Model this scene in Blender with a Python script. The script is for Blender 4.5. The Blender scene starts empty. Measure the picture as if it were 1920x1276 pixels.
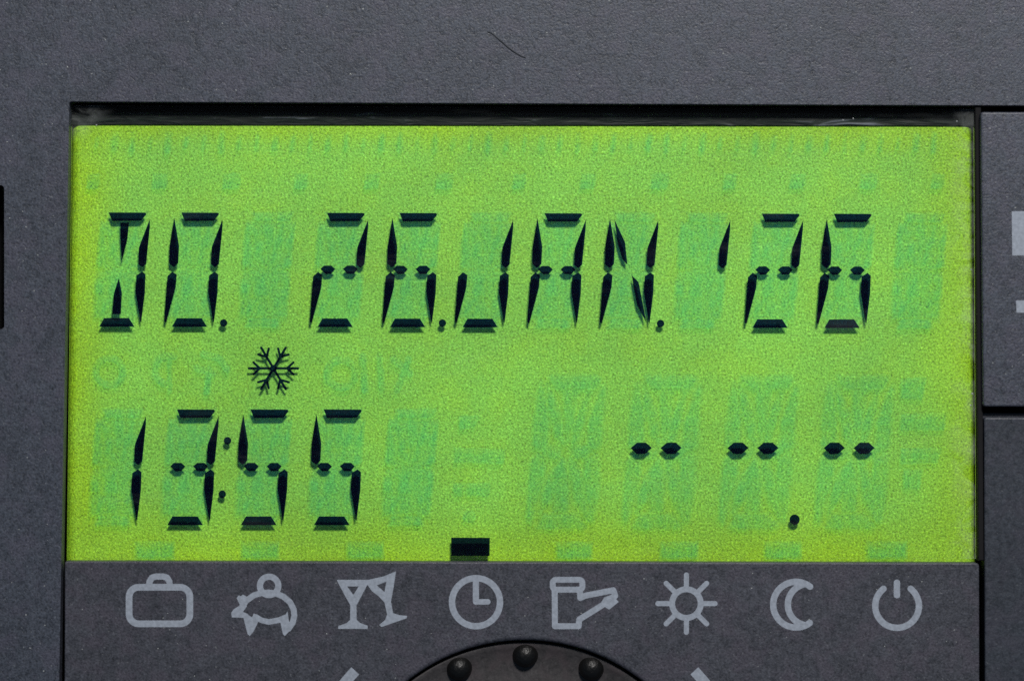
import bpy, bmesh, math, random
import numpy as np
from mathutils import Vector

random.seed(7)
rng = np.random.RandomState(11)
S = 4.0e-5            # metres per photograph pixel: the display is about 7 cm wide
CX, CY = 960.0, 638.0
D = 5000.0            # camera distance in the same unit (20 cm)
ZB, YB = 2260.0, 400.0  # device bottom and back

def W(x, y, h):
    """device units (x right, y down, h out of the front) -> metres"""
    return Vector(((x - CX) * S, -(h + YB) * S, (ZB - y) * S))

def K(x, y, h):
    """the point at depth h seen where (x, y) was measured"""
    k = (D - h) / D
    return (CX + (x - CX) * k, CY + (y - CY) * k)

sc = bpy.context.scene
# ---------------------------------------------------------------- camera
cam_d = bpy.data.cameras.new('camera')
cam = bpy.data.objects.new('camera', cam_d)
sc.collection.objects.link(cam)
cam.location = W(CX, CY, D)
cam.rotation_euler = (math.radians(90), 0, 0)
cam_d.sensor_width = 36
cam_d.lens = 36 * D / 1920.0
cam_d.clip_start = 0.005
cam_d.clip_end = 20
cam_d.dof.use_dof = True
cam_d.dof.focus_distance = (D + 27) * S
cam_d.dof.aperture_fstop = 8.5
sc.camera = cam
# ---------------------------------------------------------------- world
w = bpy.data.worlds.new('World'); sc.world = w; w.use_nodes = True
bg = w.node_tree.nodes['Background']
bg.inputs['Color'].default_value = (0.50, 0.72, 1.0, 1)
bg.inputs['Strength'].default_value = 0.12
# ---------------------------------------------------------------- window-like lamp above and a little to the right
ld = bpy.data.lights.new('window_light', 'AREA')
ld.shape = 'RECTANGLE'; ld.size = 0.07; ld.size_y = 0.05
ld.energy = 1.86
ld.color = (1.0, 0.97, 0.94)
lamp = bpy.data.objects.new('window_light', ld)
sc.collection.objects.link(lamp)
lamp.location = W(CX, CY, 0) + Vector((0.060, -0.31, 0.230))
lamp.rotation_euler = (W(CX, CY, 0) - lamp.location).to_track_quat('-Z', 'Y').to_euler()
# ---------------------------------------------------------------- exposure
sc.view_settings.view_transform = 'Standard'
sc.view_settings.look = 'None'
sc.view_settings.exposure = 0
sc.view_settings.gamma = 1
sc.view_settings.use_curve_mapping = False
sc.cycles.transparent_max_bounces = 16
sc.cycles.use_denoising = False

# ================================================================ materials
def newmat(name):
    m = bpy.data.materials.new(name); m.use_nodes = True
    nt = m.node_tree
    for n in list(nt.nodes): nt.nodes.remove(n)
    out = nt.nodes.new('ShaderNodeOutputMaterial')
    return m, nt, out

def node(nt, typ, **kw):
    n = nt.nodes.new(typ)
    for k, v in kw.items():
        if k in n.inputs: n.inputs[k].default_value = v
        else: setattr(n, k, v)
    return n

def pixcoords(nt):
    tc = nt.nodes.new('ShaderNodeTexCoord')
    v = node(nt, 'ShaderNodeVectorMath', operation='SCALE')
    v.inputs['Scale'].default_value = 1.0 / S
    nt.links.new(tc.outputs['Object'], v.inputs[0])
    return v.outputs[0]

def noise(nt, co, size, detail=2.0, rough=0.5, dist=0.0, stretch=None):
    n = node(nt, 'ShaderNodeTexNoise', Scale=1.0 / size, Detail=detail, Roughness=rough, Distortion=dist)
    if stretch:
        mp = node(nt, 'ShaderNodeMapping'); mp.inputs['Scale'].default_value = stretch
        nt.links.new(co, mp.inputs[0]); co = mp.outputs[0]
    nt.links.new(co, n.inputs['Vector'])
    return n

def ramp(nt, fac, stops):
    r = nt.nodes.new('ShaderNodeValToRGB')
    el = r.color_ramp.elements
    while len(el) < len(stops): el.new(0.5)
    for e, (p, c) in zip(el, stops):
        e.position = p
        e.color = (c, c, c, 1) if isinstance(c, (int, float)) else (*c, 1)
    nt.links.new(fac, r.inputs[0])
    return r.outputs[0]

def maprange(nt, val, a, b, c=0.0, d=1.0, smooth=True):
    n = node(nt, 'ShaderNodeMapRange')
    n.interpolation_type = 'SMOOTHSTEP' if smooth else 'LINEAR'
    n.inputs[1].default_value = a; n.inputs[2].default_value = b
    n.inputs[3].default_value = c; n.inputs[4].default_value = d
    nt.links.new(val, n.inputs[0])
    return n.outputs[0]

def mixc(nt, fac, a, b, blend='MIX'):
    n = nt.nodes.new('ShaderNodeMix'); n.data_type = 'RGBA'; n.blend_type = blend
    for sock, v in ((n.inputs[0], fac), (n.inputs[6], a), (n.inputs[7], b)):
        if isinstance(v, (int, float)): sock.default_value = v
        elif isinstance(v, tuple): sock.default_value = (*v, 1)
        else: nt.links.new(v, sock)
    return n.outputs[2]

def math_(nt, op, a, b=None):
    n = nt.nodes.new('ShaderNodeMath'); n.operation = op
    for i, v in enumerate((a, b)):
        if v is None: continue
        if isinstance(v, (int, float)): n.inputs[i].default_value = v
        else: nt.links.new(v, n.inputs[i])
    return n.outputs[0]

def bead_plastic(name, base, grain=1.0, bump=1.0, spec=0.5, rough=0.44):
    """spark-eroded moulded plastic: fine pits, lighter flecks, slow tint drift"""
    m, nt, out = newmat(name)
    co = pixcoords(nt)
    fine = noise(nt, co, 4.2, 2.0, 0.65)
    mid = noise(nt, co, 11.0, 4.0, 0.75, 0.5)
    slow = noise(nt, co, 160.0, 3.0, 0.55)
    tint = noise(nt, co, 34.0, 2.0, 0.5)
    f1 = ramp(nt, fine.outputs[0], [(0.28, 1 - 0.75 * grain), (0.5, 0.74), (0.72, 1.0)])
    c = mixc(nt, 1.0, base, f1, 'MULTIPLY')
    f2 = ramp(nt, mid.outputs[0], [(0.32, 0.58), (0.5, 0.90), (0.66, 1.16)])
    c = mixc(nt, 1.0, c, f2, 'MULTIPLY')
    f3 = ramp(nt, slow.outputs[0], [(0.3, 0.78), (0.7, 1.0)])
    c = mixc(nt, 1.0, c, f3, 'MULTIPLY')
    warm = tuple(b * k for b, k in zip(base, (1.13, 0.95, 1.0)))
    tf = ramp(nt, tint.outputs[0], [(0.45, 0.0), (0.64, 0.55)])
    c = mixc(nt, tf, c, mixc(nt, 1.0, warm, f1, 'MULTIPLY'))
    # pale flecks
    fl = noise(nt, co, 4.8, 1.0, 0.5)
    ff = ramp(nt, fl.outputs[0], [(0.70, 0.0), (0.80, 0.30 * grain)])
    c = mixc(nt, ff, c, (0.22, 0.235, 0.25))
    p = node(nt, 'ShaderNodeBsdfPrincipled', Roughness=rough)
    p.inputs['Specular IOR Level'].default_value = spec
    nt.links.new(c, p.inputs['Base Color'])
    rr = ramp(nt, mid.outputs[0], [(0.3, rough - 0.08), (0.7, rough + 0.1)])
    nt.links.new(rr, p.inputs['Roughness'])
    hsum = math_(nt, 'ADD', fine.outputs[0], math_(nt, 'MULTIPLY', mid.outputs[0], 1.2))
    b = node(nt, 'ShaderNodeBump', Strength=1.0, Distance=0.7 * S * bump)
    nt.links.new(hsum, b.inputs['Height'])
    nt.links.new(b.outputs[0], p.inputs['Normal'])
    nt.links.new(p.outputs[0], out.inputs[0])
    return m

M_CASE = bead_plastic('grey_textured_plastic', (0.064, 0.076, 0.103), 1.0, 1.0, 0.36)
M_LID = bead_plastic('grey_lid_plastic', (0.064, 0.069, 0.088), 0.9, 0.85, 0.36)
M_PANEL = bead_plastic('dark_grey_plastic', (0.040, 0.048, 0.064), 0.6, 0.6, 0.36)
M_KNOB = bead_plastic('warm_grey_knob_plastic', (0.060, 0.056, 0.058), 0.25, 0.25, 0.35, 0.6)

def simple(name, col, rough=0.5, spec=0.5, var=0.15, size=12.0, bump=0.0):
    m, nt, out = newmat(name)
    co = pixcoords(nt)
    n = noise(nt, co, size, 3.0, 0.6)
    f = ramp(nt, n.outputs[0], [(0.3, 1 - var), (0.7, 1.0)])
    c = mixc(nt, 1.0, col, f, 'MULTIPLY')
    p = node(nt, 'ShaderNodeBsdfPrincipled', Roughness=rough)
    p.inputs['Specular IOR Level'].default_value = spec
    nt.links.new(c, p.inputs['Base Color'])
    if bump:
        b = node(nt, 'ShaderNodeBump', Strength=1.0, Distance=bump * S)
        nt.links.new(n.outputs[0], b.inputs['Height']); nt.links.new(b.outputs[0], p.inputs['Normal'])
    nt.links.new(p.outputs[0], out.inputs[0])
    return m

M_INK = simple('pale_grey_printing_ink', (0.27, 0.305, 0.362), 0.6, 0.3, 0.30, 7.0, 0.6)
M_BLACK = simple('matte_black_plastic', (0.006, 0.006, 0.007), 0.8, 0.2)
def segment_material():
    m, nt, out = newmat('dark_liquid_crystal')
    tr = node(nt, 'ShaderNodeBsdfTransparent'); tr.inputs[0].default_value = (0.012, 0.034, 0.30, 1)
    df = node(nt, 'ShaderNodeBsdfDiffuse'); df.inputs[0].default_value = (0.002, 0.004, 0.006, 1)
    co = pixcoords(nt)
    n = noise(nt, co, 12.0, 3.0, 0.6)
    f = ramp(nt, n.outputs[0], [(0.35, 0.30), (0.65, 0.10)])
    mx = node(nt, 'ShaderNodeMixShader')
    nt.links.new(f, mx.inputs[0]); nt.links.new(tr.outputs[0], mx.inputs[1]); nt.links.new(df.outputs[0], mx.inputs[2])
    nt.links.new(mx.outputs[0], out.inputs[0])
    return m
M_SEG = segment_material()
M_RUBBER = simple('glossy_black_plastic', (0.004, 0.004, 0.004), 0.42, 0.35, 0.3, 7.0, 1.6)
M_FIBRE = simple('dark_fibre', (0.038, 0.043, 0.052), 0.6, 0.3)
M_DUST = simple('pale_dust', (0.36, 0.38, 0.38), 0.9, 0.2, 0.4, 3.0)

# ---- green transflective foil behind the liquid crystal
FX0, FX1, FY0, FY1 = 114.0, 1841.0, 208.0, 1085.0
def foil_material():
    m, nt, out = newmat('green_reflector_foil')
    co = pixcoords(nt)
    sep = nt.nodes.new('ShaderNodeSeparateXYZ'); nt.links.new(co, sep.inputs[0])
    cx, cy = (FX0 + FX1) / 2, (FY0 + FY1) / 2
    # yellow green along the foil's border, a cooler green inside
    slow = noise(nt, co, 210.0, 3.0, 0.6)
    wob = math_(nt, 'MULTIPLY', math_(nt, 'SUBTRACT', slow.outputs[0], 0.5), 120.0)
    X = math_(nt, 'ADD', sep.outputs[0], wob); Z = math_(nt, 'ADD', sep.outputs[2], wob)
    l = maprange(nt, X, 118 - cx, 250 - cx)
    r = maprange(nt, X, 1850 - cx, 1690 - cx)
    t = maprange(nt, Z, cy - 215, cy - 290)
    b = maprange(nt, Z, cy - 1075, cy - 910)
    inside = math_(nt, 'MULTIPLY', math_(nt, 'MULTIPLY', l, r), math_(nt, 'MULTIPLY', t, b))
    c = mixc(nt, inside, (0.275, 0.515, 0.018), (0.205, 0.520, 0.070))
    patch = noise(nt, co, 70.0, 3.0, 0.6)
    pf = ramp(nt, patch.outputs[0], [(0.42, 0.0), (0.66, 0.5)])
    c = mixc(nt, pf, c, (0.250, 0.525, 0.045))
    # sparkling grain
    g1 = noise(nt, co, 3.9, 2.0, 0.7, 0.35)
    g2 = noise(nt, co, 300.0, 3.0, 0.6, 0.3)
    f = ramp(nt, g1.outputs[0], [(0.28, 0.40), (0.47, 0.93), (0.60, 1.20), (0.74, 1.85)])
    c = mixc(nt, 1.0, c, f, 'MULTIPLY')
    f2 = ramp(nt, g2.outputs[0], [(0.35, 0.86), (0.65, 1.04)])
    c = mixc(nt, 1.0, c, f2, 'MULTIPLY')
    g3 = noise(nt, co, 5.0, 1.0, 0.5)
    hf = ramp(nt, g3.outputs[0], [(0.5, 0.0), (0.75, 0.35)])
    c = mixc(nt, hf, c, mixc(nt, 1.0, c, (1.35, 1.02, 0.75), 'MULTIPLY'))
    p = node(nt, 'ShaderNodeBsdfPrincipled', Roughness=0.5)
    p.inputs['Specular IOR Level'].default_value = 0.25
    nt.links.new(c, p.inputs['Base Color'])
    bp = node(nt, 'ShaderNodeBump', Strength=0.8, Distance=1.6 * S)
    nt.links.new(g1.outputs[0], bp.inputs['Height']); nt.links.new(bp.outputs[0], p.inputs['Normal'])
    nt.links.new(p.outputs[0], out.inputs[0])
    return m
M_FOIL = foil_material()

def ghost_material(k=1.0):
    m, nt, out = newmat('faint_teal_liquid_crystal')
    co = pixcoords(nt)
    tr = node(nt, 'ShaderNodeBsdfTransparent'); tr.inputs[0].default_value = (0.88, 0.99, 1.0, 1)
    cl = node(nt, 'ShaderNodeBsdfTransparent')
    df = node(nt, 'ShaderNodeBsdfDiffuse'); df.inputs[0].default_value = (0.04, 0.50, 0.56, 1)
    m1 = node(nt, 'ShaderNodeMixShader'); m1.inputs[0].default_value = 0.036
    nt.links.new(tr.outputs[0], m1.inputs[1]); nt.links.new(df.outputs[0], m1.inputs[2])
    n = noise(nt, co, 22.0, 3.0, 0.6)
    f = ramp(nt, n.outputs[0], [(0.36, 0.35 * k), (0.62, 1.0 * k)])
    m2 = node(nt, 'ShaderNodeMixShader')
    nt.links.new(f, m2.inputs[0])
    nt.links.new(cl.outputs[0], m2.inputs[1]); nt.links.new(m1.outputs[0], m2.inputs[2])
    nt.links.new(m2.outputs[0], out.inputs[0])
    return m
M_GHOST = ghost_material(0.70)
M_GHOST_PALE = ghost_material(0.46)

def glass_material():
    m, nt, out = newmat('clear_cover_glass')
    co = pixcoords(nt)
    tr = node(nt, 'ShaderNodeBsdfTransparent'); tr.inputs[0].default_value = (0.985, 0.99, 0.985, 1)
    gl = node(nt, 'ShaderNodeBsdfGlossy', Roughness=0.2)
    fr = node(nt, 'ShaderNodeFresnel', IOR=1.18)
    mx = node(nt, 'ShaderNodeMixShader')
    nt.links.new(fr.outputs[0], mx.inputs[0]); nt.links.new(tr.outputs[0], mx.inputs[1]); nt.links.new(gl.outputs[0], mx.inputs[2])
    # wiped, slightly greasy film: long faint streaks, pale glare haze painted in
    st = noise(nt, co, 130.0, 6.0, 0.7, 0.3, (0.35, 1.0, 2.2))
    sf = ramp(nt, st.outputs[0], [(0.56, 0.0), (0.82, 0.018)])
    # glare haze painted along the right edge and in the upper left corner
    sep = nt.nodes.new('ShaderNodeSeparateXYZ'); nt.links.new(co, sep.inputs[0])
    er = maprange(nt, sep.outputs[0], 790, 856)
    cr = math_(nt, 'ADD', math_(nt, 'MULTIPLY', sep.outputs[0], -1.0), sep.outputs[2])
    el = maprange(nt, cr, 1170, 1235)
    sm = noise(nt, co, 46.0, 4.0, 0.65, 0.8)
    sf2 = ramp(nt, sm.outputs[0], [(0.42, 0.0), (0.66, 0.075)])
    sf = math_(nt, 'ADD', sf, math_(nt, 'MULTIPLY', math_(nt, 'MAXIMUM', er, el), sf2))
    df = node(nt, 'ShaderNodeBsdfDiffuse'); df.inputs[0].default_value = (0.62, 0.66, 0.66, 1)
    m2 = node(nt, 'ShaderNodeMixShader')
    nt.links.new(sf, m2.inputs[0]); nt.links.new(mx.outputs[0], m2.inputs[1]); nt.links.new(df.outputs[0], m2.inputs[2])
    nt.links.new(m2.outputs[0], out.inputs[0])
    return m
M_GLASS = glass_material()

def shaded_edge_material():
    m, nt, out = newmat('grimy_shaded_glass_edge')
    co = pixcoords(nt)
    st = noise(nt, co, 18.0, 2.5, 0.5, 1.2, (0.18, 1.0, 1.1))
    f = ramp(nt, st.outputs[0], [(0.50, (0.002, 0.005, 0.004)), (0.64, (0.007, 0.013, 0.011)), (0.74, (0.10, 0.11, 0.135))])  # lip shade painted dark; pale streaks stand for grime and edge highlights
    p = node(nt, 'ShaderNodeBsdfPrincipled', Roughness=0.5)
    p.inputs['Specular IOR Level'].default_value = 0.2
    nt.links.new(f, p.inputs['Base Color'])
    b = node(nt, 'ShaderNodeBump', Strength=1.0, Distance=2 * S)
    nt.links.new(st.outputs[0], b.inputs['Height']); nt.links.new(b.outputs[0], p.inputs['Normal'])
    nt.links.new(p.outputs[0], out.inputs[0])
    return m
M_SHADED_EDGE = shaded_edge_material()

# ================================================================ mesh helpers
def link_mesh(name, verts, faces, mat, parent=None, smooth=False):
    """verts in metres (world); the object's origin is set at their middle"""
    v = np.array([tuple(p) for p in verts], dtype=float)
    c = (v.min(0) + v.max(0)) / 2
    me = bpy.data.meshes.new(name)
    me.from_pydata([tuple(p) for p in (v - c)], [], faces)
    me.materials.append(mat)
    me.update()
    if smooth:
        for p in me.polygons: p.use_smooth = True
    o = bpy.data.objects.new(name, me)
    sc.collection.objects.link(o)
    o['_c'] = tuple(c)
    pc = Vector(parent['_c']) if parent is not None else Vector((0, 0, 0))
    o.parent = parent
    o.location = Vector(c) - pc
    return o

def solid(name, outer, holes, h1, h0, mat, parent=None, bevel=0.0, segs=3, hole_bevel=0.0):
    """plate with holes between depths h0 (back) and h1 (front), edges rounded"""
    cu = bpy.data.curves.new('tmp', 'CURVE'); cu.dimensions = '2D'; cu.fill_mode = 'BOTH'
    for loop in [outer] + list(holes):
        sp = cu.splines.new('POLY'); sp.points.add(len(loop) - 1)
        for p, (x, y) in zip(sp.points, loop): p.co = (x / 100, -y / 100, 0, 1)
        sp.use_cyclic_u = True
    cu.extrude = (h1 - h0) / 200
    ob = bpy.data.objects.new('tmp', cu); sc.collection.objects.link(ob)
    dg = bpy.context.evaluated_depsgraph_get()
    me = bpy.data.meshes.new_from_object(ob.evaluated_get(dg))
    bpy.data.objects.remove(ob); bpy.data.curves.remove(cu)
    bm = bmesh.new(); bm.from_mesh(me); bpy.data.meshes.remove(me)
    bmesh.ops.remove_doubles(bm, verts=bm.verts, dist=1e-5)
    bmesh.ops.dissolve_limit(bm, angle_limit=0.02, verts=bm.verts, edges=bm.edges)
    bmesh.ops.recalc_face_normals(bm, faces=bm.faces)
    if bevel:
        es = [e for e in bm.edges if len(e.link_faces) == 2 and e.calc_face_angle(0) > 1.2
              and all(v.co.z > 0 for v in e.verts)]
        if hole_bevel:
            fz = [e for e in es if all(math.hypot(v.co.x * 100 - 984, -v.co.y * 100 - 1555) < 365 for v in e.verts)]
            es = [e for e in es if e not in fz]
            bmesh.ops.bevel(bm, geom=fz, offset=hole_bevel / 100, segments=5, profile=0.5, affect='EDGES', clamp_overlap=True)
            es = [e for e in es if e.is_valid]
        bmesh.ops.bevel(bm, geom=es, offset=bevel / 100, segments=segs, profile=0.5, affect='EDGES', clamp_overlap=True)
    hm = (h1 + h0) / 2
    vs = [W(v.co.x * 100, -v.co.y * 100, v.co.z * 100 + hm) for v in bm.verts]
    bm.verts.index_update()
    fs = [[v.index for v in f.verts] for f in bm.faces]
    nf = [f.normal.z for f in bm.faces]
    bm.free()
    o = link_mesh(name, vs, fs, mat, parent)
    for p in o.data.polygons:
        p.use_smooth = False
    return o

def rrect(x0, y0, x1, y1, r, n=6):
    pts = []
    for cx, cy, a0 in ((x1 - r, y0 + r, -90), (x1 - r, y1 - r, 0), (x0 + r, y1 - r, 90), (x0 + r, y0 + r, 180)):
        for i in range(n + 1):
            a = math.radians(a0 + 90 * i / n)
            pts.append((cx + r * math.cos(a), cy + r * math.sin(a)))
    return pts

def rpoly(pts, r, n=5):
    """polygon with rounded corners"""
    out = []
    N = len(pts)
    for i in range(N):
        p = Vector(pts[i]); a = (Vector(pts[i - 1]) - p); b = (Vector(pts[(i + 1) % N]) - p)
        rr = r[i] if isinstance(r, (list, tuple)) else r
        if rr <= 0: out.append(tuple(p)); continue
        a.normalize(); b.normalize()
        p0, p1 = p + a * rr, p + b * rr
        for k in range(n + 1):
            t = k / n
            q = p0 * (1 - t) ** 2 + p * 2 * t * (1 - t) + p1 * t * t
            out.append((q.x, q.y))
    return out

def flat(name, polys, h, mat, parent, comp=True):
    vs, fs = [], []
    for poly in polys:
        i0 = len(vs)
        area = 0
        q = [K(x, y, h) if comp else (x, y) for x, y in poly]
        for i in range(len(q)):
            area += q[i - 1][0] * q[i][1] - q[i][0] * q[i - 1][1]
        if area > 0: q = q[::-1]
        vs += [W(x, y, h) for x, y in q]
        fs.append(list(range(i0, i0 + len(q))))
    return link_mesh(name, vs, fs, mat, parent)

# ---- signed distance drawing for symbols
def seg_d(X, Y, a, b):
    ax, ay = a; bx, by = b
    dx, dy = bx - ax, by - ay
    L = dx * dx + dy * dy
    t = np.clip(((X - ax) * dx + (Y - ay) * dy) / (L if L else 1), 0, 1)
    return np.hypot(X - ax - t * dx, Y - ay - t * dy)
def stroke(pts, wd, closed=False):
    def f(X, Y):
        d = np.full(X.shape, 1e9)
        P = list(pts) + ([pts[0]] if closed else [])
        for a, b in zip(P[:-1], P[1:]): d = np.minimum(d, seg_d(X, Y, a, b))
        return d - wd / 2
    return f
def poly(pts, grow=0.0):
    def f(X, Y):
        d = np.full(X.shape, 1e9); ins = np.zeros(X.shape, bool)
        n = len(pts)
        for i in range(n):
            a, b = pts[i - 1], pts[i]
            d = np.minimum(d, seg_d(X, Y, a, b))
            if a[1] != b[1]:
                c = ((a[1] > Y) != (b[1] > Y)) & (X < (b[0] - a[0]) * (Y - a[1]) / (b[1] - a[1]) + a[0])
                ins ^= c
        return np.where(ins, -d, d) - grow
    return f
def ring(cx, cy, r, wd): return lambda X, Y: np.abs(np.hypot(X - cx, Y - cy) - r) - wd / 2
def disc(cx, cy, r): return lambda X, Y: np.hypot(X - cx, Y - cy) - r
def arc(cx, cy, r, a0, a1, n=40):
    return [(cx + r * math.sin(math.radians(a0 + (a1 - a0) * i / n)), cy - r * math.cos(math.radians(a0 + (a1 - a0) * i / n))) for i in range(n + 1)]

def sdf_shape(name, adds, subs, box, h, mat, parent, step=1.0, jitter=0.0, soft=None):
    x0, y0, x1, y1 = box
    xs = np.arange(x0, x1 + step, step); ys = np.arange(y0, y1 + step, step)
    X, Y = np.meshgrid(xs, ys)
    F = np.full(X.shape, 1e9)
    for a in adds: F = np.minimum(F, a(X, Y))
    for s in subs: F = np.maximum(F, -s(X, Y))
    if soft:
        layers = []
        for i, g in enumerate(soft):
            hh = h - 0.35 * i
            G = F + g + jitter * rng.uniform(-1, 1, F.shape)
            layers.append((march(G, xs, ys), hh))
        vs, fs = [], []
        for polys, hh in layers:
            for poly_ in polys:
                q = [K(x, y, hh) for x, y in poly_]
                i0 = len(vs); vs += [W(x, y, hh) for x, y in reversed(q)]
                fs.append(list(range(i0, i0 + len(q))))
        return link_mesh(name, vs, fs, mat, parent)
    return flat(name, march(F, xs, ys), h, mat, parent)

def march(F, xs, ys):
    F[np.abs(F) < 1e-6] = 1e-6
    polys = []
    In = F < 0
    for j in range(len(ys) - 1):
        run = None
        for i in range(len(xs) - 1):
            k = int(In[j, i]) + int(In[j, i + 1]) + int(In[j + 1, i]) + int(In[j + 1, i + 1])
            if k == 4:
                if run is None: run = i
                continue
            if run is not None:
                polys.append([(xs[run], ys[j]), (xs[i], ys[j]), (xs[i], ys[j + 1]), (xs[run], ys[j + 1])]); run = None
            if k == 0: continue
            cs = [(i, j), (i + 1, j), (i + 1, j + 1), (i, j + 1)]
            pts = []
            for q in range(4):
                a, b = cs[q], cs[(q + 1) % 4]
                fa, fb = F[a[1], a[0]], F[b[1], b[0]]
                pa, pb = (xs[a[0]], ys[a[1]]), (xs[b[0]], ys[b[1]])
                if fa < 0: pts.append(pa)
                if (fa < 0) != (fb < 0):
                    t = fa / (fa - fb)
                    pts.append((pa[0] + (pb[0] - pa[0]) * t, pa[1] + (pb[1] - pa[1]) * t))
            if len(pts) >= 3: polys.append(pts)
        if run is not None:
            i = len(xs) - 1
            polys.append([(xs[run], ys[j]), (xs[i], ys[j]), (xs[i], ys[j + 1]), (xs[run], ys[j + 1])])
    return polys

# ================================================================ the device
root = bpy.data.objects.new('heating_controller', None)
sc.collection.objects.link(root)
root['_c'] = (0.0, 0.0, 0.0)
root.empty_display_size = 0.01
root['label'] = 'dark grey heating controller with a green display and a row of printed symbols'
root['category'] = 'heating controller'

TH = 34.0   # thickness of the front plates
# front frame: top bar, left bar and outer rim round one large opening, and the slot at the left
opening = rpoly([(130, 190), (2250, 199), (2250, 2060), (97, 2060)], [5, 5, 5, 5])
slot = rrect(-62, 347, 8, 617, 7)
case = solid('front_frame', rrect(-280, -260, 2380, 2260, 60, 8), [opening, slot], 0, -TH, M_CASE, root, 3.0)

# back shell with its cavity
def back_shell():
    a = solid('back_shell', rrect(-272, -252, 2372, 2252, 56, 8), [rrect(-180, 60, 2320, 2200, 20)], -TH - 1, -112, M_BLACK, root)
    b = solid('tmp_block', rrect(-272, -252, 2372, 2252, 56, 8), [], -112, -400, M_BLACK, root)
    bm = bmesh.new(); bm.from_mesh(a.data)
    off = Vector(b['_c']) - Vector(a['_c'])
    n0 = len(bm.verts); bm.from_mesh(b.data); bm.verts.ensure_lookup_table()
    for v in bm.verts[n0:]: v.co += off
    bm.to_mesh(a.data); bm.free()
    bpy.data.objects.remove(b)
    return a
back_shell()

# ---------------------------------------------------------------- display
H_FOIL, H_GHOST, H_SEG = -40.5, -27.0, -25.6
disp = solid('display', [(126, FY0), (1834.5, FY0), (1841, FY1), (FX0, FY1)], [], H_FOIL, -80, M_FOIL, root, 20.0, 8)
# foil shader measures from the middle of the mesh
solid('shaded_glass_edge', [(129, 207), (1832, 209), (1833, 233.5), (128, 231)], [], -37.2, -60, M_SHADED_EDGE, disp, 1.2, 2)  # dark strip added for the grimy glass edge in the lip's shade
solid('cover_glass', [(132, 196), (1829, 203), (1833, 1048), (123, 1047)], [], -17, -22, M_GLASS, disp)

solid('edge_shade_strip', [(1829.5, 196), (1841, 196), (1846, 1051), (1836, 1051)], [], -6, -60, M_BLACK, disp, 2.5, 3)  # added dark strip, stands for the bezel's shade along the right edge

# the strokes of one sixteen segment character, measured from its top bar's left corner
SEG = {
 'top': [(0, 0), (68.5, 0.3), (70.5, 2.2), (70, 4.5), (61, 15.5), (6.5, 16)],
 'ur': [(77.2, 12.6), (77.4, 26), (70.4, 96.7), (62.7, 102.8), (55.6, 96.7), (56.8, 65.6), (59.5, 58)],
 'ul': [(-13.3, 8.5), (-4.2, 62.6), (-5.8, 95), (-14.3, 102.4), (-22.8, 95), (-22, 62)],
 'll': [(-17, 110.8), (-8.6, 116), (-10.4, 138.8), (-28.6, 206.5), (-32.4, 204), (-26, 119)],
 'lr': [(63, 110.8), (69.2, 116), (68, 150), (61, 206), (59.5, 204), (50.2, 147), (52, 117.7)],
 'bot': [(-8.5, 197.8), (38.2, 197.8), (48.5, 214), (-17.8, 214)],
 'ml': [(-5.5, 98.8), (8.3, 98.8), (15.7, 105.5), (8.3, 113.8), (-2.5, 114.6), (-12.3, 105.4)],
 'mr': [(37.8, 98.8), (50.8, 98.8), (57.9, 105.2), (50.8, 114), (38, 114), (30, 105.2)],
 'cu': [(21.7, 19), (38.4, 19), (35.3, 49.4), (24.8, 91), (22.5, 55)],
 'cl': [(19.2, 122.5), (24.9, 151), (22.9, 190.5), (6.3, 190.5), (9.9, 151)],
 'du': [(-4.8, 11.8), (15, 54), (19.4, 96.5), (10.2, 86), (1.2, 57), (-1.6, 35)],
 'dl': [(27.7, 116.3), (40.3, 128.6), (45.5, 155), (54.7, 204), (37.5, 172), (31.3, 140)],
 'eu': [(55, 22), (51, 52), (41, 84), (33, 96), (36, 66), (46, 40)],
 'el': [(18, 118), (14, 140), (4, 168), (-15, 192), (-8, 160), (4, 134)],
}
GLYPH = {
 'D': ['top', 'ur', 'lr', 'bot', 'cu', 'cl'], 'O': ['top', 'ul', 'ur', 'll', 'lr', 'bot'],
 '2': ['top', 'ur', 'ml', 'mr', 'll', 'bot'], '6': ['top', 'ul', 'ml', 'mr', 'll', 'lr', 'bot'],
 'J': ['ur', 'lr', 'll', 'bot'], 'A': ['top', 'ul', 'ur', 'ml', 'mr', 'll', 'lr'],
 'N': ['ul', 'll', 'ur', 'lr', 'du', 'dl'], "'": ['ur'], '1': ['ur', 'lr'],
 '3': ['top', 'ur', 'ml', 'mr', 'lr', 'bot'], '5': ['top', 'ul', 'ml', 'mr', 'lr', 'bot'],
}
def glyph(name, ch, x, y, sc_=1.0, extra=()):
    polys = [[(x + px * sc_, y + py * sc_) for px, py in SEG[s]] for s in GLYPH[ch]]
    return flat(name, polys, H_SEG, M_SEG, disp)
def dot(name, cx, cy, r, ry=None):
    ry = ry or r
    return flat(name, [[(cx + r * math.cos(a * math.pi / 14), cy + ry * math.sin(a * math.pi / 14)) for a in range(28)]], H_SEG, M_SEG, disp)

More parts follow.
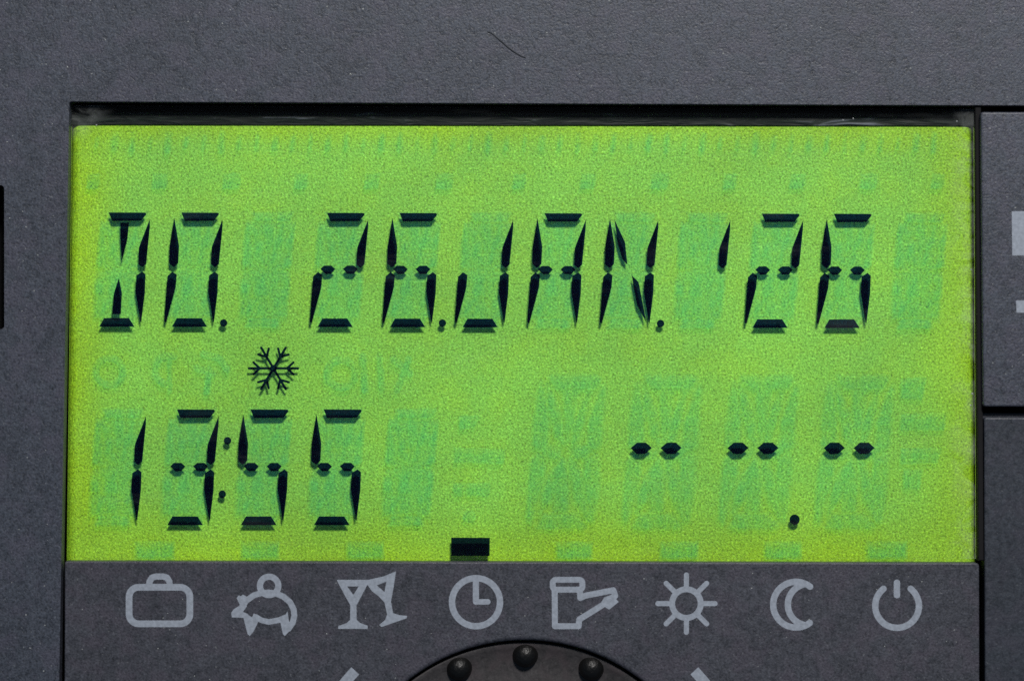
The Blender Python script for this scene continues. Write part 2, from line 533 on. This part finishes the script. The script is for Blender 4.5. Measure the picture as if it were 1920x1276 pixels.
row1 = [203.7, 340, 476.5, 613, 749, 885, 1021, 1157, 1292, 1428.4, 1563.5, 1699.5]
y1 = lambda x: 398.2 + (x - 204) * 0.0018
for x, ch in zip(row1, ['D', 'O', None, '2', '6', 'J', 'A', 'N', "'", '2', '6', None]):
    if ch is None: continue
    nm = 'apostrophe' if ch == "'" else ('digit' if ch.isdigit() else 'letter')
    glyph(nm, ch, x, y1(x))
for cx, cy in ((419.3, 605.2), (829.5, 605.4), (1238.5, 606.2)):
    dot('full_stop', cx, cy, 7.0)
row2 = [(195.3, '1'), (331.6, '3'), (469.5, '5'), (606.7, '5')]
for x, ch in row2: glyph('digit', ch, x, 767, 1.013)
flat('colon', [[(426.6 + 7 * math.cos(a * math.pi / 12), 825.7 + 7.3 * math.sin(a * math.pi / 12)) for a in range(24)],
               [(416.8 + 7 * math.cos(a * math.pi / 12), 925.8 + 7.3 * math.sin(a * math.pi / 12)) for a in range(24)]], H_SEG, M_SEG, disp)
for x in (1182.3, 1363.8, 1544.2):
    hexa = lambda ox: [(ox, 839.6), (ox + 12, 829.2), (ox + 29, 829.2), (ox + 40, 839.2), (ox + 27, 850.4), (ox + 12, 850.8)]
    flat('dash', [hexa(x), hexa(x + 56)], H_SEG, M_SEG, disp)
dot('full_stop', 1489.9, 973.4, 9.6, 9.8)
flat('pointer_block', [[(846, 1007), (918.5, 1007.4), (918, 1041.5), (846, 1041)]], H_SEG, M_SEG, disp)
# snowflake
sx, sy = 512.7, 690.2
adds = []
for k in range(6):
    a = math.radians(60 * k)
    ca, sa = math.cos(a), math.sin(a)
    R = lambda u, v: (sx + u * ca - v * sa, sy + (u * sa + v * ca) * 0.97)
    adds.append(stroke([R(0, 0), R(46, 0)], 4.6))
    for s in (-1, 1): adds.append(stroke([R(25.5, 0), R(37.5, 11.5 * s)], 4.4))
adds.append(disc(sx, sy, 6.5))
sdf_shape('snowflake_symbol', adds, [], (455, 640, 570, 742), H_SEG, M_SEG, disp, 0.9)

# ---- the unlit segments: a faint teal film in every character cell
def ghost_cell(name, x, y, kx=1.0, ky=1.0, grow=2.6):
    def q(pts): return poly([(x + px * kx, y + py * ky) for px, py in pts], 0)
    adds = [q([(-3, -1), (73, -1), (66, 18), (2, 18)]), q([(-12, 196), (46, 196), (50, 215), (-20, 215)]),
            q([(-14, 18), (76, 20), (70, 98), (58, 103), (-20, 103), (-22, 96)]),
            q([(-17, 110), (68, 110), (67, 140), (58, 196), (-26, 196), (-25, 130)]), q([(6, 100), (44, 100), (42, 112), (4, 112)])]
    segs_ = [poly([(x + px * kx, y + py * ky) for px, py in SEG[s]], 1.2) for s in SEG]
    sdf_shape('unlit_strokes', segs_, [], (x - 42, y - 8, x + 92 * kx, y + 224 * ky), H_GHOST + 0.5, M_GHOST_PALE, disp, 2.2, 1.4, (0.8,))
    return sdf_shape(name, adds, [], (x - 42, y - 8, x + 92 * kx, y + 224 * ky), H_GHOST, M_GHOST, disp, 2.6, 2.2, (-1.5, 2.0))
for x in row1: ghost_cell('unlit_segments', x, y1(x))
for x in (195.3, 331.6, 469.5, 606.7, 744.5): ghost_cell('unlit_segments', x, 767, 1.013, 1.013)
def big_cell(x):
    # taller cells at the right of the second row: outlined, with paler windows between the strokes
    y = 706; kx, ky = 1.30, 1.315
    adds = [poly([(x + px * kx, y + py * ky) for px, py in SEG[s]], 5.5) for s in SEG]
    sdf_shape('unlit_segments', adds, [], (x - 58, y - 10, x + 118, 1000), H_GHOST, M_GHOST_PALE, disp, 2.8, 2.4, (-1, 2.5, 5))
for x in (1032, 1212, 1393, 1573): big_cell(x)
def blob(name, shapes, box, step=2.4, soft=(-1, 1)):
    sdf_shape(name, shapes, [], box, H_GHOST, M_GHOST, disp, step, 1.8, soft)
# markers along the lower edge
for x0, x1 in ((254, 326), (452, 522), (650, 719), (1043, 1110), (1238, 1308), (1434, 1502), (1625, 1700)):
    blob('unlit_marker', [poly([(x0, 1015), (x1, 1015), (x1, 1046), (x0, 1046)])], (x0 - 6, 1010, x1 + 6, 1050), 2.8, (-2, 0, 3))
# hour ticks and figures along the top
shp = []
for i in range(48):
    x = 176 + i * 33.4
    if x > 1770: break
    hh = 8 + (i * 7 % 5) * 2
    shp.append(stroke([(x + 7, 268 - hh), (x + 4, 268 + hh)], 9 + (i * 5 % 3) * 3))
blob('unlit_scale', shp, (160, 242, 1790, 294), 2.6, (0, 3.5))
for i, x in enumerate((176, 301, 436, 566, 699, 835, 975, 1104, 1239, 1370, 1497, 1630, 1760)):
    r = 12 + (i % 3) * 2
    blob('unlit_figure', [poly([(x - r, 326), (x + r, 326), (x + r - 5, 354), (x - r - 3, 354)]), disc(x, 340, r)], (x - 26, 318, x + 26, 364))
# symbols of the middle row
blob('unlit_symbol', [ring(205, 696, 25, 13)], (170, 660, 242, 732))
blob('unlit_symbol', [stroke(arc(318, 694, 27, 180, 380), 13), stroke([(318, 667), (318, 735)], 9)], (276, 655, 345, 742))
blob('unlit_symbol', [stroke([(382, 664), (412, 672), (425, 692)], 14), stroke([(392, 692), (388, 735)], 12), stroke([(368, 690), (400, 700)], 12)], (355, 650, 440, 746))
blob('unlit_symbol', [ring(640, 700, 26, 15), stroke([(680, 668), (684, 730)], 14), stroke([(712, 668), (716, 730)], 12),
                      stroke([(738, 672), (768, 700)], 14), stroke([(766, 672), (744, 732)], 12)], (600, 652, 786, 744))
blob('unlit_symbol', [poly([(858, 778), (900, 778), (890, 800), (862, 806)]), poly([(850, 838), (948, 842), (944, 870), (852, 866)]),
                      poly([(850, 905), (920, 905), (916, 930), (850, 930)]), disc(880, 968, 12)], (840, 770, 960, 990))
blob('unlit_symbol', [poly([(1688, 710), (1738, 706), (1730, 750), (1690, 745)]), poly([(1690, 776), (1775, 774), (1770, 806), (1688, 808)]),
                      poly([(1690, 840), (1765, 838), (1758, 866), (1688, 870)]), poly([(1694, 880), (1730, 880), (1725, 918), (1694, 915)])],
     (1680, 698, 1782, 926))

# ---------------------------------------------------------------- lower lid with the printed symbols
KX, KY, KR = 984.0, 1555.0, 355.0
hole = [(KX + KR * math.cos(2 * math.pi * i / 180), KY + KR * math.sin(2 * math.pi * i / 180)) for i in range(180)]
lid = solid('lower_lid', rpoly([(121.5, 1052), (1836, 1055), (1838, 2050), (119, 2050)], [3, 7, 5, 5]), [hole], 0, -TH, M_LID, root, 3.0, 3, 8.0)
INK = 0.5
def c2(x, y): return (200 + x / 4, 1040 + y / 4)
def c3(x, y): return (600 + x / 4, 1040 + y / 4)
def c4(x, y): return (980 + x / 4, 1040 + y / 4)
def symbol(name, adds, subs, box): sdf_shape(name, adds, subs, box, INK, M_INK, lid, 0.8)
symbol('suitcase_symbol', [stroke(rrect(242, 1100, 356, 1168.5, 18), 12.6, True),
       stroke([(279.5, 1097), (280.5, 1089), (285, 1082), (292, 1080), (306, 1080), (313, 1082), (317.5, 1089), (318.5, 1097)], 11.6)], [], (230, 1066, 370, 1180))
pig_back = [c2(*p) for p in [(1012, 392), (1045, 342), (1105, 300), (1160, 284), (1215, 279), (1270, 287), (1325, 310), (1375, 352), (1402, 405), (1407, 455), (1395, 505), (1365, 550)]]
symbol('piggy_bank_symbol', [ring(504.6, 1097.5, 17.2, 11.6), stroke(pig_back, 11.2),
       poly([c2(*p) for p in [(1303, 505), (1325, 470), (1357, 420), (1366, 488), (1378, 520), (1418, 515), (1336, 606), (1322, 592)]]),
       stroke([c2(*p) for p in [(1335, 468), (1290, 487), (1215, 500), (1160, 487), (1118, 462)]], 10.5),
       poly([c2(*p) for p in [(1024, 462), (1052, 440), (1090, 466), (1104, 434), (1146, 478), (1100, 575), (1072, 606), (1056, 590)]]),
       poly([c2(*p) for p in [(938, 466), (934, 432), (952, 405), (1000, 376), (1055, 340), (1050, 385), (1022, 425), (1060, 440), (1050, 470)]]),
       poly([c2(*p) for p in [(974, 320), (992, 300), (1005, 308), (1022, 294), (1062, 318), (1030, 365), (998, 370)]])],
       [], (430, 1068, 565, 1196))
symbol('toasting_glasses_symbol', [
       poly([c3(*p) for p in [(124, 184), (374, 184), (330, 270), (276, 372), (226, 372), (184, 298)]]),
       poly([c3(*p) for p in [(227, 360), (273, 360), (275, 492), (226, 492)]]),
       poly([c3(*p) for p in [(226, 484), (275, 484), (302, 508), (358, 528), (358, 552), (134, 552), (138, 530), (200, 508)]]),
       poly([c3(*p) for p in [(340, 200), (372, 182), (480, 158), (570, 120), (552, 240), (532, 350), (482, 352), (440, 308), (388, 268)]]),
       poly([c3(*p) for p in [(482, 345), (531, 340), (550, 445), (506, 458)]]),
       poly([c3(*p) for p in [(503, 446), (549, 434), (600, 450), (654, 454), (650, 472), (462, 538), (444, 522), (488, 486)]])],
       [poly([c3(*p) for p in [(204, 234), (290, 234), (250, 298)]]), poly([c3(*p) for p in [(426, 226), (498, 198), (484, 276)]])],
       (624, 1062, 770, 1184))
symbol('clock_symbol', [ring(892.5, 1128, 45, 12), stroke([(892.3, 1084), (892.3, 1127)], 11.5), stroke([(892.3, 1127.3), (914.5, 1127.3)], 10.4)], [], (836, 1070, 950, 1186))
symbol('tap_symbol', [stroke(rrect(1036.5, 1086, 1092, 1104.5, 6), 11, True),
       stroke([c4(*p) for p in [(240, 270), (242, 532), (420, 532), (424, 482), (640, 348)]], 11.2),
       stroke([c4(*p) for p in [(430, 275), (432, 320), (470, 303), (680, 262), (694, 305)]], 11.2),
       poly([c4(*p) for p in [(612, 316), (665, 296), (716, 312), (700, 326), (720, 350), (650, 408), (628, 396), (606, 378), (590, 350)]])],
       [], (1024, 1074, 1166, 1184))
symbol('sun_symbol', [ring(1287, 1130.6, 26.8, 11.2)] +
       [stroke([(1287 + 30 * math.sin(math.radians(a)), 1130.6 - 30 * math.cos(math.radians(a))),
                (1287 + 53.6 * math.sin(math.radians(a)), 1130.6 - 53.6 * math.cos(math.radians(a)))], 9.6) for a in range(0, 360, 45)],
       [], (1224, 1068, 1350, 1194))
symbol('moon_symbol', [stroke(arc(1492.5, 1132.6, 42.8, -217, 38), 12), stroke(arc(1516, 1132.6, 38.8, -164, -16), 12)], [], (1438, 1076, 1532, 1188))
symbol('power_symbol', [stroke(arc(1682, 1135, 41, 38.5, 321.5), 12), stroke([(1681.7, 1091.5), (1681.7, 1114.8)], 12)], [], (1628, 1078, 1736, 1188))
def arcband(a0, a1, r0=426, r1=446):
    o = [(KX + r1 * math.sin(math.radians(a0 + (a1 - a0) * i / 20)), KY - r1 * math.cos(math.radians(a0 + (a1 - a0) * i / 20))) for i in range(21)]
    q = [(KX + r0 * math.sin(math.radians(a0 + (a1 - a0) * i / 20)), KY - r0 * math.cos(math.radians(a0 + (a1 - a0) * i / 20))) for i in range(21)]
    return o, q
for s in (-1, 1):
    o, q = arcband(s * 46.8, s * 66)
    n = len(o) - 1
    flat('printed_arc', [[o[i], o[i + 1], q[i + 1], q[i]] for i in range(n)], INK, M_INK, lid, False)

# ---------------------------------------------------------------- rotary knob in the lid
def lathe(name, prof, mat, parent, n=180):
    vs, fs = [], []
    for r, h in prof:
        for i in range(n):
            a = 2 * math.pi * i / n
            vs.append(W(KX + r * math.cos(a), KY + r * math.sin(a), h))
    for j in range(len(prof) - 1):
        for i in range(n):
            a, b = j * n + i, j * n + (i + 1) % n
            fs.append([b, a, a + n, b + n])
    vs.append(W(KX, KY, prof[0][1])); c = len(vs) - 1
    for i in range(n): fs.append([i, (i + 1) % n, c][::-1])
    o = link_mesh(name, vs, fs, mat, parent, True)
    bm = bmesh.new(); bm.from_mesh(o.data); bmesh.ops.recalc_face_normals(bm, faces=bm.faces); bm.to_mesh(o.data); bm.free()
    return o
knob = lathe('rotary_knob', [(150, -32), (285, -32), (305, -30), (325, -25), (338, -19.5), (346, -15), (349, -15), (350.5, -18), (350.5, -110)], M_KNOB, root)
def bump_mesh(cx, cy):
    R = 25.0; hc = -31.0
    vs, fs = [], []
    n, m_ = 28, 10
    for j in range(m_):
        t = math.pi / 2 * j / m_
        for i in range(n):
            a = 2 * math.pi * i / n
            vs.append(W(cx + R * math.cos(t) * math.cos(a), cy + R * math.cos(t) * math.sin(a), hc + 27 * math.sin(t)))
    vs.append(W(cx, cy, hc + 27))
    for j in range(m_ - 1):
        for i in range(n):
            a, b = j * n + i, j * n + (i + 1) % n
            fs.append([a, a + n, b + n, b])
    for i in range(n): fs.append([(m_ - 1) * n + i, len(vs) - 1, (m_ - 1) * n + (i + 1) % n])
    return vs, fs
for k in range(16):
    a = math.radians(22.5 * k)
    kx, ky = KX + 1 + 326 * math.sin(a), KY - 326 * math.cos(a)
    vs, fs = bump_mesh(kx, ky)
    o = link_mesh('grip_stud', vs, fs, M_RUBBER, knob, True)
    bm = bmesh.new(); bm.from_mesh(o.data); bmesh.ops.recalc_face_normals(bm, faces=bm.faces); bm.to_mesh(o.data); bm.free()

# ---------------------------------------------------------------- keys at the right
key = solid('push_button', rpoly([(1837, 211), (2236, 212), (2236, 761.5), (1842, 761.5)], [6, 6, 6, 6]), [], 12, -90, M_CASE, root, 3.5)
flat('printed_mark', [[(1897, 396), (1968, 396), (1968, 479), (1898, 479)], [(1905, 563), (1960, 563), (1960, 586), (1906, 586)]], 12 + INK, M_INK, key)
lower = solid('side_panel', rpoly([(1845.5, 782), (2238, 783), (2238, 2050), (1849, 2050)], [5, 5, 5, 5]), [], 0, -90, M_PANEL, root, 3.0)
solid('panel_ledge', rpoly([(1839.5, 774), (2242, 775), (2242, 792), (1842, 790)], [3, 3, 2, 2]), [], -16, -88, M_PANEL, root, 2.0)

# ---------------------------------------------------------------- a fibre and dust on the casing
pts = [(914, 60, .8), (922, 62, 1.2), (931, 70, 1.6), (942, 79, 1.8), (953, 89, 1.8), (964, 97, 1.7), (975, 104, 1.5), (986, 109, 1.0)]
vs, fs = [], []
for j, (x, y, r) in enumerate(pts):
    a, b = pts[max(j - 1, 0)], pts[min(j + 1, len(pts) - 1)]
    t = Vector((b[0] - a[0], b[1] - a[1])).normalized(); nrm = Vector((-t.y, t.x))
    for i in range(6):
        q = 2 * math.pi * i / 6
        vs.append(W(x + nrm.x * r * 0.8 * math.cos(q), y + nrm.y * r * 0.8 * math.cos(q), 0.7 + r * math.sin(q)))
for j in range(len(pts) - 1):
    for i in range(6):
        fs.append([j * 6 + i, j * 6 + (i + 1) % 6, j * 6 + 6 + (i + 1) % 6, j * 6 + 6 + i])
fs.append(list(range(6))); fs.append([(len(pts) - 1) * 6 + i for i in range(6)][::-1])
fib = link_mesh('fibre', vs, fs, M_FIBRE, None, True)
fib['label'] = 'short thin dark fibre lying on the grey casing above the display'
fib['category'] = 'fibre'

def dust(name, spots, mat, label):
    vs, fs = [], []
    for x, y, h, r in spots:
        i0 = len(vs); n = 6
        for i in range(n):
            a = 2 * math.pi * i / n; rr = r * random.uniform(0.6, 1.15)
            vs.append(W(x + rr * math.cos(a), y + rr * math.sin(a), h))
        vs.append(W(x, y, h + r * 0.8))
        for i in range(n): fs.append([i0 + (i + 1) % n, i0 + i, i0 + n])
        fs.append([i0 + i for i in range(n)])
    o = link_mesh(name, vs, fs, mat)
    o['kind'] = 'stuff'; o['label'] = label; o['category'] = 'dust'
spots = []
for _ in range(240):
    x = random.uniform(-150, 2100); y = random.uniform(-200, 184)
    spots.append((x, y, 0.1, random.uniform(0.9, 1.9)))
for _ in range(40): spots.append((random.uniform(10, 108), random.uniform(200, 1260), 0.1, random.uniform(0.8, 1.6)))
for _ in range(90):
    x, y = random.uniform(135, 1820), random.uniform(1065, 1300)
    if math.hypot(x - KX, y - KY) > 366: spots.append((x, y, 0.1, random.uniform(0.8, 1.5)))
for _ in range(50): spots.append((random.uniform(1850, 1990), random.uniform(220, 750), 12.1, random.uniform(0.8, 1.6)))
for x, y in ((126, 300), (178, 233), (1797, 226), (1583, 224), (1602, 221), (1826, 738), (1823, 760), (1824, 505)): spots.append((x, y, -16.9, 1.8))
dust('dust', spots, M_DUST, 'fine pale dust specks scattered over the grey casing')

# tidy the helper property
for o in sc.objects:
    if '_c' in o: del o['_c']
